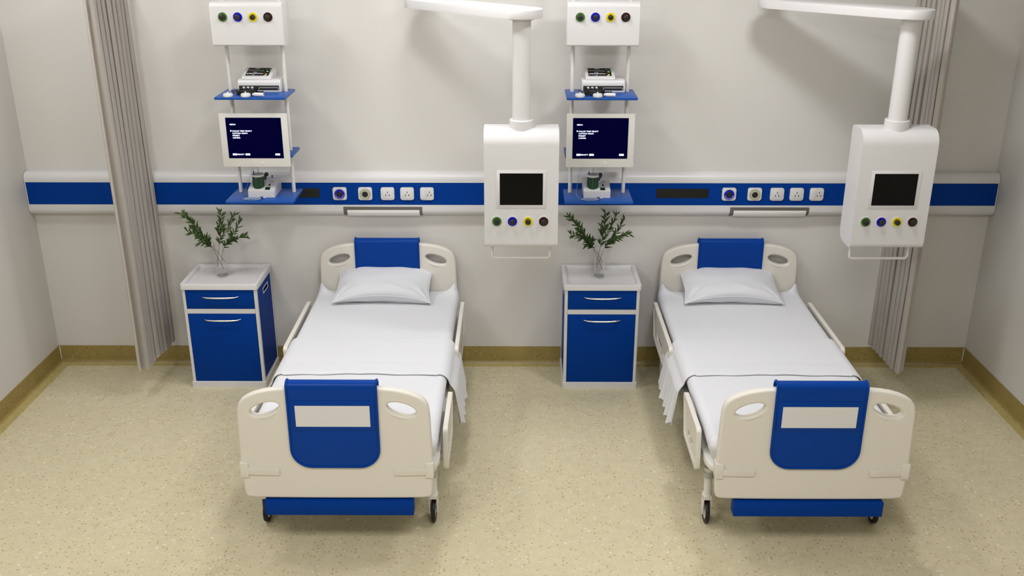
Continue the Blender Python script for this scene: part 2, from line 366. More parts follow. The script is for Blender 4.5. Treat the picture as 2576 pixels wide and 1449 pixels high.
r2 = copy_tree(rack); r2.location = (.5315, 0, 0); r2['label'] = 'white hanging equipment rack with blue shelves between the two beds'

def make_monitor():
    y = -.445
    t = thing('display_monitor', 'off-white framed monitor with a navy menu screen on the left rack', 'monitor', (0, 0, MID), 'menu monitors on the racks')
    o_ = lambda z: z-MID
    bm = NB(); prism(bm, rrect(-.2165, .2165, o_(1.5995), o_(1.9445), .004), y, y+.011, 'xz', .002)
    box(bm, -.19, .19, y+.010, y+.033, o_(1.6705), o_(1.93), .008); c = done(bm, 'frame', M['cream'], t)
    bm = NB(); box(bm, -.10, .10, y+.02, -.20, .0005, .014, .002); box(bm, -.05, .05, y+.032, y+.05, .002, .14, .002); done(bm, 'stand', M['cream'], t)
    bm = NB(); box(bm, -.1765, .1765, y-.001, y+.003, o_(1.655), o_(1.9175)); s = done(bm, 'screen', M['bluescr'], t)
    W, H = .353, .2625; x0, z1 = -.1765, o_(1.9175)
    def P(u, v): return (x0+u*W, z1-v*H)
    for body, u0, u1, v in (('MENU', .073, .175, .165), ('COLOR TEMP SELECT', .105, .463, .325), ('CAPTION VISION', .105, .376, .381), ('PRESET', .105, .236, .437), ('CONFIG', .105, .238, .493), ('SELECT', .158, .286, .903)):
        me = text_mesh(body, .0115, .00016)
        xs = [q.co.x for q in me.vertices]; ys = [q.co.y for q in me.vertices]; sx = (u1-u0)*W/(max(xs)-min(xs)); hh = .0086/(max(ys)-min(ys))
        cx, cz = P(u0, v)
        for q in me.vertices: q.co = (cx+(q.co.x-min(xs))*sx, y-.0012-q.co.z, cz+(q.co.y-(max(ys)+min(ys))/2)*hh)
        link('menu_text', me, M['text'], s, smooth=False)
    bm = NB()
    a = P(.072, .295); b = P(.072, .345); c_ = P(.1, .32); vs = [bm.verts.new((q[0], y-.0014, q[1])) for q in (a, b, c_)]; bm.faces.new(vs)
    done(bm, 'menu_pointer', M['text'], s, smooth=False)
    for u0, u1 in ((.075, .108), (.113, .15), (.306, .39), (.85, .935)):
        a = P(u0, .88); b = P(u1, .927); bm = NB(); box(bm, a[0], b[0], y-.0014, y, b[1], a[1]); k_ = done(bm, 'menu_key', M['text'], s, smooth=False)
        bm = NB(); n = max(1, int((u1-u0)/.02))
        for i in range(n):
            xx = a[0]+(b[0]-a[0])*(i+.5)/n; zz = (a[1]+b[1])/2; box(bm, xx-.0016, xx+.0016, y-.0017, y-.0013, zz-.003, zz+.003)
        done(bm, 'key_lettering', M['textb'], s, smooth=False)
    bm = NB(); lathe(bm, [(0, -.002), (.0085, -.002), (.0095, 0)], (.036, y, o_(1.624)), 'y', 24); done(bm, 'power_button', M['white'], t)
    bm = NB(); prism(bm, rrect(-.020, -.004, o_(1.6215), o_(1.6265), .0024), y-.0015, y, 'xz'); done(bm, 'badge', M['white'], t)
    return t
mon = make_monitor(); mon.location = (-1.6775, 0, MID)
m2 = copy_tree(mon); m2.location = (.530, 0, MID); m2['label'] = 'off-white framed monitor with a navy menu screen on the rack between the beds'

def wave(bm, pts, wd, y):
    for (a, b), (c, d) in zip(pts, pts[1:]):
        v = Vector((c-a, d-b)); n = Vector((-v.y, v.x)).normalized()*wd/2
        bm.faces.new([bm.verts.new(q) for q in ((a+n.x, b+n.y, y), (c+n.x, d+n.y, y), (c-n.x, d-n.y, y), (a-n.x, b-n.y, y))])
def make_recorder():
    t = thing('fetal_monitor', 'white fetal heart monitor with a small tilted screen on the left rack', 'medical monitor', (0, 0, TOP), 'small medical monitors on the racks')
    pr = rpoly([(-.30, 0), (-.125, 0), (-.125, .078), (-.30, .078)], [.004, .008, .016, .022], 6)
    bm = NB(); prism(bm, pr, -.117, .157, 'yz', .004, 3); body = done(bm, 'casing', M['white'], t)
    bm = NB(); box(bm, -.109, .147, -.302, -.295, .014, .0435, .0008); fp = done(bm, 'connector_panel', M['dark'], t)
    for dx in (-.078, -.051, -.0245):
        bm = NB(); lathe(bm, [(0, -.012), (.006, -.0115), (.008, -.008), (.0085, 0)], (dx, -.302, .0295), 'y', 20); done(bm, 'plug', M['white'], fp)
    bm = NB(); box(bm, .018, .143, -.304, -.301, .0285, .032); box(bm, .018, .021, -.304, -.301, .017, .032); box(bm, .140, .143, -.304, -.301, .017, .032); done(bm, 'paper_slot', M['grey'], fp)
    # tilted screen unit
    wp = rpoly([(-.285, .078), (-.115, .078), (-.115, .131), (-.135, .1345), (-.279, .093)], [.002, .003, .004, .004, .004], 4)
    bm = NB(); prism(bm, wp, -.0935, .0945, 'yz', .002, 2); su = done(bm, 'screen_unit', M['white'], t)
    sl = math.atan2(.1345-.093, -.135+.279); ln = math.hypot(.1345-.093, .144)
    MX = Matrix.Translation((0, -.279, .093)) @ Matrix.Rotation(sl, 4, 'X')
    bm = NB(); box(bm, -.0745, .0745, .022, ln-.014, -.001, .0012); bmesh.ops.transform(bm, matrix=MX, verts=bm.verts); sc = done(bm, 'screen', M['screen'], su)
    rnd = random.Random(5); z = .0016; y0, y1 = .022, ln-.014; H = y1-y0
    bm = NB(); p = []
    for i in range(60): p.append((-.066+.1*i/59, y0+H*(.70-.10*i/59)+.0028*rnd.uniform(-1, 1)*(1 if i % 4 < 2 else .3)))
    wave(bm, p, .0011, z); p = []
    for i in range(110): p.append((-.068+.104*i/109, y0+H*.25+H*.11*rnd.uniform(-1, 1)*abs(math.sin(i*.32))))
    wave(bm, p, .0010, z)
    for x_, yy, w_ in ((-.03, .91, .03), (-.035, .43, .025), (-.03, .06, .014), (-.07, .72, .004), (-.07, .25, .005), (.045, .8, .006), (.064, .86, .006), (.068, .72, .004), (.05, .55, .012)):
        box(bm, x_, x_+w_, y0+H*yy-.0011, y0+H*yy+.0011, z-.0004, z)
    bmesh.ops.transform(bm, matrix=MX, verts=bm.verts); done(bm, 'trace', M['trace'], sc, smooth=False)
    for nm, x_, yy, w_, hh, mm in (('indicator', .053, .50, .011, .0065, 'ledg'), ('indicator', .040, .29, .007, .0045, 'ledr'), ('indicator', .052, .17, .011, .006, 'ledy'), ('indicator', .045, .035, .016, .004, 'trace')):
        bm = NB(); box(bm, x_, x_+w_, y0+H*yy-hh/2, y0+H*yy+hh/2, z-.0004, z+.0003); bmesh.ops.transform(bm, matrix=MX, verts=bm.verts); done(bm, nm, M[mm], sc, smooth=False)
    # keypad outline on the lid
    bm = NB(); tube(bm, [(a, b, .0782) for a, b in rrect(.108, .146, -.235, -.17, .008)], .0007, 6, closed=True)
    tube(bm, [(.127+.010*math.cos(a), -.203+.014*math.sin(a), .0782) for a in [2*PI*k/16 for k in range(16)]], .0007, 6, closed=True); done(bm, 'keypad', M['grey'], t)
    return t
rec = make_recorder(); rec.location = (-1.6765, 0, TOP+.0003)
c = copy_tree(rec); c.location = (.5315, 0, TOP+.0003); c['label'] = 'white fetal heart monitor with a small tilted screen on the rack between the beds'

def make_probe():
    t = thing('transducer_probe', '', 'probe', (0, 0, TOP), 'round white transducer probes')
    bm = NB(); lathe(bm, [(0, 0), (.027, 0), (.0305, .003), (.0305, .016), (.027, .021), (.012, .0235), (0, .024)], seg=36); done(bm, 'disc', M['white'], t)
    bm = NB(); lathe(bm, [(.006, .023), (.005, .028), (.0025, .033), (0, .0335)], seg=14); done(bm, 'button', M['white'], t)
    bm = NB(); lathe(bm, [(.0308, .008), (.0311, .0085), (.0311, .0105), (.0308, .011)], seg=36); done(bm, 'seam_ring', M['white'], t)
    return t
pr0 = make_probe(); first = True
for c0, nm in ((-1.6765, 'left rack'), (.5315, 'rack between the beds')):
    for dx, pos in ((-.139, 'left of the two'), (-.028, 'right of the two')):
        q = pr0 if first else copy_tree(pr0); first = False
        q.location = (c0+dx, -.4605, TOP+.0003)
        q['label'] = 'round white probe, %s on the top shelf, %s' % (pos, nm)
bm = NB(); 
R = Matrix.Translation((.046, -.452, .0125)) @ Matrix.Rotation(math.radians(-9), 4, 'Z')
lathe(bm, [(0, -.036), (.006, -.036), (.008, -.030), (.0105, -.024), (.0125, -.018), (.0125, .036), (.011, .038), (.006, .038), (.006, .030), (0, .030)], axis='x', seg=20); bmesh.ops.transform(bm, matrix=R, verts=bm.verts)
ev = done(bm, 'event_marker', M['white']); tag(ev, 'white cylindrical hand marker lying on the top shelf of the left rack', 'hand switch', 'cylindrical hand markers'); ev.location = (-1.6765, 0, TOP+.0003)
e2 = ev.copy(); COL.objects.link(e2); e2.location.x = .5315; e2['label'] = 'white cylindrical hand marker lying on the top shelf of the rack between the beds'
def cable_heap():
    rnd = random.Random(9); bm = NB()
    for k in range(9):
        cx, cy = rnd.uniform(-.075, -.015), rnd.uniform(-.375, -.35); rx, ry = rnd.uniform(.05, .085), rnd.uniform(.022, .04); ph = rnd.uniform(0, 6); z0 = .003+.0028*k
        tube(bm, [(cx+rx*math.cos(ph+2*PI*i/28)+rnd.uniform(-.001, .001), cy+ry*math.sin(ph+2*PI*i/28+.3*math.sin(k)), z0+.004*math.sin(3*2*PI*i/28+k)*(k > 0)) for i in range(28)], .0026, 6, closed=True)
    for dx in (-.078, -.051, -.0245):
        tube(bm, [(dx, -.316, .0295), (dx-.006, -.325, .03), (dx-.02, -.335, .027), (dx-.035, -.35, .018)], .0024, 6)
    for dx in (-.139, -.028):
        tube(bm, [(dx, -.428, .012), (dx+.008, -.41, .012), (dx+.02, -.39, .01)], .0024, 6)
    tube(bm, [(.010, -.446, .0125), (-.005, -.43, .01), (-.01, -.40, .012)], .0024, 6)
    return bm
cb = done(cable_heap(), 'probe_cable', M['black']); tag(cb, 'tangled black probe cables heaped in front of the monitor on the left rack', 'cable', 'heaps of black probe cable'); cb.location = (-1.6765, 0, TOP+.0003)
c = cb.copy(); COL.objects.link(c); c.location.x = .5315; c['label'] = 'tangled black probe cables heaped on the top shelf of the rack between the beds'

def make_humidifier():
    t = thing('respiratory_humidifier', 'white respiratory humidifier with a green water chamber on the bottom shelf of the left rack', 'humidifier', (0, 0, LOW), 'humidifiers on the racks')
    # sloping wedge body
    top = [(-.391+.2*k/10, .044+.043*(math.sin(PI/2*k/10))**.9 if k else .044) for k in range(11)]
    pr = [(-.391, 0.0)]+[(a, b) for a, b in top]+[(-.189, 0.0)]
    bm = NB(); prism(bm, pr, -.0945, .0815, 'yz', .002, 2); done(bm, 'base_unit', M['white'], t)
    cx, cy = -.033, -.334
    bm = NB(); lathe(bm, [(0, .030), (.0395, .030), (.0385, .056), (.0385, .131), (.0, .131)], (cx, cy, 0), seg=40); ch = done(bm, 'water_chamber', M['green'], t); ch['label'] = 'dark green water chamber'
    bm = NB(); lathe(bm, [(.0, .131), (.0405, .131), (.0405, .143), (.039, .1445), (.0375, .1445), (.037, .142), (0, .142)], (cx, cy, 0), seg=40); done(bm, 'chamber_rim', M['cream'], ch)
    bm = NB(); lathe(bm, [(0, .1442), (.0368, .1442), (.0368, .1425), (0, .1425)], (cx, cy, 0), seg=40); done(bm, 'lid', M['lid'], ch)
    bm = NB(); lathe(bm, [(0, .143), (.0035, .144), (.0028, .148), (.0028, .170), (.0022, .172), (.0022, .180)]+[(.0, .180)], (cx+.002, cy+.01, 0), seg=12); done(bm, 'filling_tube', M['tube'], ch)
    bm = NB(); box(bm, cx+.038, cx+.048, cy+.01, cy+.03, .10, .138, .002); box(bm, cx+.04, cx+.062, cy+.008, cy+.035, .124, .147, .004); done(bm, 'latch', M['black'], t)
    for x_, y_, z_ in ((cx-.026, cy-.005, .143), (.030, -.215, .083)):
        bm = NB(); lathe(bm, [(0, 0), (.0042, 0), (.0042, .006), (.0028, .009), (.0028, .013), (.0042, .016), (.004, .021), (0, .0215)], (x_, y_, z_), seg=14); done(bm, 'valve', M['navy'], t)
    sl = .40
    def slope(y):
        k = (y+.391)/.2*10; k = max(0, min(10, k)); return .044+.043*(math.sin(PI/2*k/10))**.9
    bm = NB(); y_ = -.372; MX = Matrix.Translation((.032, -.366, slope(-.366))) @ Matrix.Rotation(math.atan2(slope(-.35)-slope(-.38), .03), 4, 'X')
    box(bm, -.0165, .0155, -.0145, .0145, -.001, .0016, .0004); bmesh.ops.transform(bm, matrix=MX, verts=bm.verts); d_ = done(bm, 'display', M['black'], t)
    bm = NB(); box(bm, -.013, .012, -.010, .008, .0012, .0022); bmesh.ops.transform(bm, matrix=MX, verts=bm.verts); done(bm, 'display_glass', M['green'], d_)
    MX = Matrix.Translation((.036, -.325, slope(-.325)+.0005)) @ Matrix.Rotation(math.atan2(slope(-.31)-slope(-.34), .03), 4, 'X')
    bm = NB(); prism(bm, rrect(-.006, .006, -.011, .011, .0058), 0, .0012, 'xy'); bmesh.ops.transform(bm, matrix=MX, verts=bm.verts); done(bm, 'power_button', M['black'], t)
    MX = Matrix.Translation((.042, -.285, slope(-.285)+.0008)) @ Matrix.Rotation(math.atan2(slope(-.27)-slope(-.3), .03), 4, 'X')
    bm = NB(); lathe(bm, [(.009, 0), (.0125, 0), (.0135, .003), (.0125, .0055), (.009, .0055), (.009, 0)], seg=24); lathe(bm, [(0, .001), (.009, .001)], seg=24); bmesh.ops.transform(bm, matrix=MX, verts=bm.verts); done(bm, 'dial', M['grey'], t)
    return t
hum = make_humidifier(); hum.location = (-1.6765, 0, LOW+.0003)
c = copy_tree(hum); c.location = (.5315, 0, LOW+.0003); c['label'] = 'white respiratory humidifier with a green water chamber on the bottom shelf between the beds'
def tubing():
    t = thing('clear_tubing', 'coil of clear tubing with a blue tip on the bottom shelf, left rack', 'tubing', (0, 0, LOW), 'coils of clear tubing')
    rnd = random.Random(4); bm = NB()
    for k in range(4):
        tube(bm, [(-.055+(.045+.005*k)*math.cos(2*PI*i/32)*(1+.04*math.sin(k*2+i*.4)), -.452+(.018+.0035*k)*math.sin(2*PI*i/32)+.002*k, .0028+.0016*k) for i in range(32)], .0016, 6, closed=True)
    tube(bm, [(-.10, -.45, .003), (-.125, -.42, .004), (-.135, -.38, .004), (-.14, -.32, .01), (-.13, -.26, .05), (-.118, -.21, .10), (-.10, -.2, .15), (-.07, -.25, .185), (-.036, -.31, .188), (-.032, -.324, .181)], .0013, 6)
    tube(bm, [(-.012, -.44, .004), (.0, -.425, .0055), (.004, -.418, .0065)], .0016, 6)
    done(bm, 'hose', M['tube'], t)
    bm = NB(); lathe(bm, [(0, 0), (.0062, 0), (.0062, .019), (0, .019)], (-.008, -.418, .0066), 'x', 14); done(bm, 'connector', M['navy'], t)
    bm = NB(); lathe(bm, [(.0045, .019), (.0035, .028), (.0012, .038), (0, .038)], (-.008, -.418, .0066), 'x', 14); done(bm, 'tip', M['cream'], t)
    return t
tb = tubing(); tb.location = (-1.6765, 0, LOW+.0003)
c = copy_tree(tb); c.location = (.5315, 0, LOW+.0003); c['label'] = 'coil of thin clear tubing with a blue tip on the bottom shelf between the beds'

# ---------------------------------------------------------------- bedside cabinets
def make_cabinet():
    t = thing('bedside_cabinet', 'blue and white bedside cabinet left of the left bed, its right side showing', 'bedside cabinet', (0, 0, 0), 'blue and white bedside cabinets')
    yf, yb = -.4205, -.012
    bm = NB()
    box(bm, -.2625, .2625, yf-.012, yb+.002, .0, .040, .012, 3, vert_edge); done(bm, 'plinth', M['white'], t)
    # white frame: corner posts, cross rails
    bm = NB()
    for s in (-1, 1):
        box(bm, s*.2325, s*.2555, yf+.001, yf+.030, .040, .738, .006, 3, vert_edge)
        box(bm, s*.2405, s*.2555, yb-.012, yb, .040, .738, .002, 2, vert_edge)
        box(bm, s*.236, s*.2545, yf+.03, yb-.012, .040, .052); box(bm, s*.236, s*.2545, yf+.03, yb-.012, .722, .738)
    box(bm, -.2325, .2325, yf+.002, yf+.02, .5595, .5945); box(bm, -.2325, .2325, yf+.002, yf+.02, .040, .0445)
    done(bm, 'frame', M['white'], t)
    bm = NB(); box(bm, -.2335, .2335, yb-.01, yb-.004, .042, .737); done(bm, 'back_panel', M['white'], t)
    for s in (-1, 1):
        # side panel with a slot cut for the hand hold
        y0, y1, z0, z1 = yf+.03, yb-.012, .052, .722; a0, a1, b0, b1 = -.237, -.113, .644, .672
        bm = NB()
        for q in ((y0, a0, z0, z1), (a1, y1, z0, z1), (a0, a1, z0, b0), (a0, a1, b1, z1)): box(bm, s*.246, s*.251, q[0], q[1], q[2], q[3])
        sp = done(bm, 'side_panel', M['blue'], t); sp['label'] = 'blue side panel'
        bm = NB(); x_ = s*.2512
        P_ = [(a0-.006, b0-.006), (a1+.006, b0-.006), (a1+.006, b1+.006), (a0-.006, b1+.006)]
        for (c0, d0, c1, d1) in ((a0-.007, b0-.007, a1+.007, b0), (a0-.007, b1, a1+.007, b1+.007), (a0-.007, b0, a0, b1), (a1, b0, a1+.007, b1)): box(bm, s*.2505, s*.2535, c0, c1, d0, d1)
        done(bm, 'hand_hold', M['white'], sp)
        bm = NB(); box(bm, s*.236, s*.239, a0-.01, a1+.01, b0-.01, b1+.01); done(bm, 'hand_hold_recess', M['navy'], sp)
    for nm, z0, z1, zh in (('drawer', .5955, .7375, .686), ('door', .0455, .5585, .5185)):
        bm = NB(); box(bm, -.2318, .2318, yf, yf+.02, z0, z1, .0012); d = done(bm, nm, M['blue'], t); d['label'] = 'blue ' + nm + ' front'
        bm = NB(); pts = []; rs = []
        for k in range(17):
            u = -1+2*k/16; pts.append((.0035+.1285*u, yf-.004-.024*math.sqrt(max(0, 1-u**4)), zh-.004*(1-u*u)+.002)); rs.append(.0022+.0045*(1-u*u)**.5)
        tube(bm, pts, rs, 10); done(bm, 'handle', M['chrome'], d)['label'] = 'bowed metal handle'
    # tray top with raised rim
    o = rrect(-.264, .264, yf-.0115, yb+.004, .022, 6); i_ = rrect(-.236, .236, yf+.022, yb-.027, .010, 6)
    i2 = rrect(-.231, .231, yf+.027, yb-.032, .008, 6)
    bm = NB(); n = len(o)
    def ring(pts, z): return [bm.verts.new((a, b, z)) for a, b in pts]
    def ins(pts, d): 
        cx, cy = 0, (yf+yb)/2; return [(a*(1-d/.264), cy+(b-cy)*(1-d/.205)) for a, b in pts]
    rr = [ring(ins(o, .012), .7375), ring(o, .7385), ring(o, .771), ring(ins(o, .0018), .7755), ring(ins(o, .006), .777), ring(ins(i_, -.003), .777), ring(i_, .775), ring(i2, .757)]
    for A, B in zip(rr, rr[1:]):
        for k in range(n): bm.faces.new((A[k], A[(k+1) % n], B[(k+1) % n], B[k]))
    bm.faces.new(rr[-1]); bm.faces.new(rr[0][::-1]); done(bm, 'tray_top', M['white'], t)
    return t
cab = make_cabinet(); cab.location = (-2.0275, 0, 0)
c2 = copy_tree(cab); c2.location = (.5808, 0, 0); c2['label'] = 'blue and white bedside cabinet standing between the two beds'

# ---------------------------------------------------------------- vases and branches
def make_vase():
    bm = NB(); H, r = .232, .0365
    lathe(bm, [(0, 0), (r-.003, 0), (r, .003), (r, H-.001), (r-.001, H), (r-.002, H-.001), (r-.0022, .012), (r-.006, .008), (0, .0075)], seg=48)
    v = done(bm, 'glass_vase', M['glass']); return v
V0 = Vector((-2.058, -.212, .7573))
vase = make_vase(); tag(vase, 'clear cylindrical glass vase on the left bedside cabinet', 'vase', 'glass vases'); vase.location = V0
v2 = vase.copy(); COL.objects.link(v2); V1 = Vector((.573, -.212, .7573)); v2.location = V1; v2['label'] = 'clear cylindrical glass vase on the cabinet between the beds'
def leaf(bm, p, d, ln, wd, rnd):
    d = d.normalized(); s = d.cross(Vector((rnd.uniform(-.4, .4), rnd.uniform(-1, -.3), rnd.uniform(.2, 1)))).normalized(); n = s.cross(d)
    prev = None; N = 6; droop = rnd.uniform(-.15, .35)
    for k in range(N+1):
        u = k/N; wv = wd*math.sin(PI*min(1, u**.85*.95+.04))**.9; c = p+d*ln*u - Vector((0, 0, 1))*ln*droop*u*u*.5
        row = [bm.verts.new(c-s*wv-n*wv*.0), bm.verts.new(c-n*wv*.35), bm.verts.new(c+s*wv)]
        if prev:
            for a in range(2): bm.faces.new((prev[a], prev[a+1], row[a+1], row[a]))
        prev = row
def bez(P, t):
    P = [Vector(p) for p in P]
    while len(P) > 1: P = [a.lerp(b, t) for a, b in zip(P, P[1:])]
    return P[0]
def make_branch(P, seed, shoots, start=.36, n=30, dens=2.0):
    rnd = random.Random(seed)
    t = thing('leafy_branch', '', 'branch', (0, 0, 0))
    bs = NB(); bl = NB(); N = 22
    pts = [bez(P, k/N) for k in range(N+1)]; tube(bs, pts, [.0017-.0010*k/N for k in range(N+1)], 6)
    def leaves(fn, t0, t1, m, sc=1):
        for i in range(m):
            u = t0+(t1-t0)*(i+rnd.uniform(0, .7))/m; p = fn(u); tg = (fn(min(1, u+.03))-fn(max(0, u-.03))).normalized()
            a = rnd.uniform(0, 2*PI); side = tg.orthogonal().normalized(); side.rotate(Matrix.Rotation(a, 3, tg)); side.z += .15
            leaf(bl, p, tg*rnd.uniform(.35, 1.1)+side*rnd.uniform(.6, 1.1), rnd.uniform(.038, .058)*sc, rnd.uniform(.0046, .0062)*sc, rnd)
    leaves(lambda u: bez(P, u), start, 1.0, int(n*dens))
    for (u0, tip, m) in shoots:
        a = bez(P, u0); b = Vector(tip); mid = a.lerp(b, .5)+Vector((0, 0, -.008)); Q = [a, mid, b]
        tube(bs, [bez(Q, k/8) for k in range(9)], [.0012-.0006*k/8 for k in range(9)], 6); leaves(lambda u: bez(Q, u), .15, 1.0, int(m*1.35), .95)
    done(bs, 'stem', M['stem'], t); 
    me_o = done(bl, 'leaves', M['leaf'], t, smooth=False); return t
# points are relative to the vase base
BR = [([(.018, -.012, .055), (-.03, .0, .19), (-.09, .005, .30), (-.235, .0, .455)], 11, [(.62, (-.215, .01, .325), 13), (.5, (-.06, -.03, .30), 7)], .42, 34, 'arching to the upper left'),
      ([(.024, .012, .10), (-.02, .01, .20), (-.08, -.02, .25), (-.155, -.03, .36)], 12, [(.6, (-.12, -.04, .26), 7)], .45, 20, 'leaning low to the left'),
      ([(-.022, -.010, .075), (-.014, .0, .20), (.035, .0, .30), (.035, .01, .47)], 13, [(.55, (.0, .02, .38), 9), (.55, (.125, .02, .445), 16)], .42, 20, 'standing tallest in the middle'),
      ([(.002, .015, .10), (.02, .0, .20), (.03, -.01, .27), (.205, -.01, .30)], 14, [(.62, (.175, .0, .415), 18), (.5, (.10, -.03, .31), 9)], .42, 22, 'spreading to the right')]
for i, (P, sd, sh, st, n, pos) in enumerate(BR):
    b = make_branch(P, sd, sh, st, n); b.location = V0; b['label'] = 'green leafy branch %s in the left glass vase' % pos; b['group'] = 'leafy branches in the left vase'
    c = copy_tree(b); c.location = V1; c.rotation_euler = (0, 0, math.radians(14)); c['label'] = 'green leafy branch %s in the vase between the beds' % pos; c['group'] = 'leafy branches in the right vase'

# ---------------------------------------------------------------- hospital beds (origin on the floor under the head end centre)
half = [(0, .9635), (.12, .962), (.23, .9575), (.30, .950), (.345, .942), (.39, .929), (.425, .913), (.45, .896), (.466, .876), (.4745, .855), (.479, .828), (.482, .78), (.489, .52), (.4855, .42), (.483, .362), (.478, .343), (.466, .333), (.43, .328), (.345, .3255), (.2, .3245), (0, .324)]
OUT = half+[(-a, b) for a, b in half[-2:0:-1]]
def ell(s):
    th = -math.radians(17.5)*s
    return [(s*.3415+.0755*math.cos(a)*math.cos(th)-.0315*math.sin(a)*math.sin(th), .8405+.0755*math.cos(a)*math.sin(th)+.0315*math.sin(a)*math.cos(th)) for a in [2*PI*k/32 for k in range(32)]]
def board(name, parent, yc, half_t=.0225):
    me = curve_mesh([OUT, ell(1), ell(-1)], half_t, .013, 4); me.transform(Matrix.Translation((0, yc, 0)) @ XZ)
    b = link(name, me, M['plastic'], parent)
    for s in (-1, 1):      # raised lip under each hand hold
        bm = NB(); th = -math.radians(17.5)*s
        for face in (-1, 1):
            pts = []; rs = []
            for k in range(15):
                a = math.radians(200+140*k/14); pts.append((s*.3415+.090*math.cos(a)*math.cos(th)-.045*math.sin(a)*math.sin(th), yc+face*(half_t-.0095), .8405+.090*math.cos(a)*math.sin(th)+.045*math.sin(a)*math.cos(th))); rs.append(.004+.009*math.sin(PI*k/14))
            tube(bm, pts, rs, 10)
        done(bm, 'hand_hold_lip', M['plastic'], b)
    return b
def cover(parent, yc, pocket, half_t=.0225):
    W, zb, r, ztop = .2255, .519, .10, .993; yo = half_t+.009; rad = yo
    zc = ztop-rad; L1 = zc-zb; L2 = L1+PI*rad; LB = L2+L1
    def yz(s):
        if s <= L1: return (yc-yo, zb+s)
        if s <= L2: a = (s-L1)/rad; return (yc-yo*math.cos(a), zc+rad*math.sin(a))
        return (yc+yo, zc-(s-L2))
    def ww(s):
        q = min(s, LB-s)
        return W if q >= r else W-r+math.sqrt(max(0, r*r-(r-q)**2))
    ss = [r*(1-math.cos(PI/2*k/8)) for k in range(9)]+[r+(L1-r)*k/6 for k in range(1, 7)]+[L1+(L2-L1)*k/14 for k in range(1, 15)]
    ss += [LB-s for s in ss[:14]][::-1]
    bm = NB(); inner = []; outer = []
    def nrm(s):
        if s <= L1: return Vector((0, -1, 0))
        if s <= L2: a = (s-L1)/rad; return Vector((0, -math.cos(a), math.sin(a)))
        return Vector((0, 1, 0))
    us = [-1, -.75, -.5, -.25, 0, .25, .5, .75, 1]
    for s in ss:
        y, z = yz(s); w_ = max(ww(s), .02); n = nrm(s)
        outer.append([bm.verts.new(Vector((u*w_, y, z))) for u in us]); inner.append([bm.verts.new(Vector((u*w_, y, z))-n*.006) for u in us])
    K = len(ss)
    for i in range(K-1):
        for j in range(8):
            bm.faces.new((outer[i][j], outer[i][j+1], outer[i+1][j+1], outer[i+1][j])); bm.faces.new((inner[i][j], inner[i+1][j], inner[i+1][j+1], inner[i][j+1]))
        for j in (0, 8): bm.faces.new((outer[i][j], outer[i+1][j], inner[i+1][j], inner[i][j]))
    for i in (0, K-1):
        for j in range(8): bm.faces.new((outer[i][j], outer[i][j+1], inner[i][j+1], inner[i][j]))
    c = done(bm, 'board_cover', M['bluem'], parent); c['label'] = 'blue cover over the board'
    # rolled rim
    path = []
    for k, s in enumerate(ss):
        y, z = yz(s); path.append(Vector((-ww(s)+.003 if ww(s) > .1299 or True else 0, y, z)))
    left = [Vector((-(max(ww(s), .125)-.004), *yz(s))) for s in ss]; right = [Vector((-v.x, v.y, v.z)) for v in left]
    for q in (0, 1):
        a = (ss[0] if q == 0 else ss[-1])
    loop = left+right[::-1]
    bm = NB(); tube(bm, loop, .0062, 8, closed=True); done(bm, 'rolled_rim', M['bluem'], c)
    # welt lines and label pocket on the outer face (front)
    if not pocket: return c
    yf_ = yc-yo
    bm = NB(); prism(bm, rrect(-.209, .209, .729, .896, .003), yf_-.0022, yf_+.002, 'xz', .0008); pk = done(bm, 'label_pocket', M['bluem'], c)
    bm = NB(); box(bm, -.1855, .1855, yf_-.0034, yf_-.002, .7515, .868); done(bm, 'label_plate', M['white'], pk)['label'] = 'blank white label plate'
    return c
YH, YFo = -.0735, -2.299   # board centre planes
def grid(bm, nx, ny, fn):
    V = [[bm.verts.new(fn(i/nx, j/ny)) for j in range(ny+1)] for i in range(nx+1)]
    for i in range(nx):
        for j in range(ny): bm.faces.new((V[i][j], V[i+1][j], V[i+1][j+1], V[i][j+1]))
    return V
def side_rail(parent, s, y0, y1, skew0, skew1, slots):
    z0, z1 = .358, .597; poly = [(y1+skew1, z0), (y0-skew0, z0), (y0, z1), (y1, z1)]
    o = rpoly(poly, [.03, .03, .02, .028], 6)
    # outer frame ring around a thinner inset panel
    def sc(pts, d):
        cy = sum(a for a, b in pts)/len(pts); hw = (y0-y1)/2; return [(cy+(a-cy)*(1-d/hw), .4775+(b-.4775)*(1-d/.12)) for a, b in pts]
    hole = sc(o, .026); sl = [rrect(a, b, c_, d_, .012, 5) for a, b, c_, d_ in slots]
    RM = Matrix(((0, 0, 1, 0), (1, 0, 0, 0), (0, 1, 0, 0), (0, 0, 0, 1)))   # local (x,y,z) -> (z, x, y): outline lies in the yz plane
    me = curve_mesh([o, hole], .0135, .004, 2); me.transform(Matrix.Translation((s*.5365, 0, 0)) @ RM); r_ = link('side_rail', me, M['plastic'], parent)
    me = curve_mesh([sc(o, .022)]+sl, .006, .001, 1); me.transform(Matrix.Translation((s*.5365, 0, 0)) @ RM); link('rail_panel', me, M['plastic'], r_)
    bm = NB(); ym = (y0+y1)/2
    for yy in (y0-.13, y1+.10): tube(bm, [(s*.53, yy, .40), (s*.505, yy, .39), (s*.455, yy, .41), (s*.43, yy, .425)], .009, 8)
    done(bm, 'rail_bracket', M['metalw'], r_)
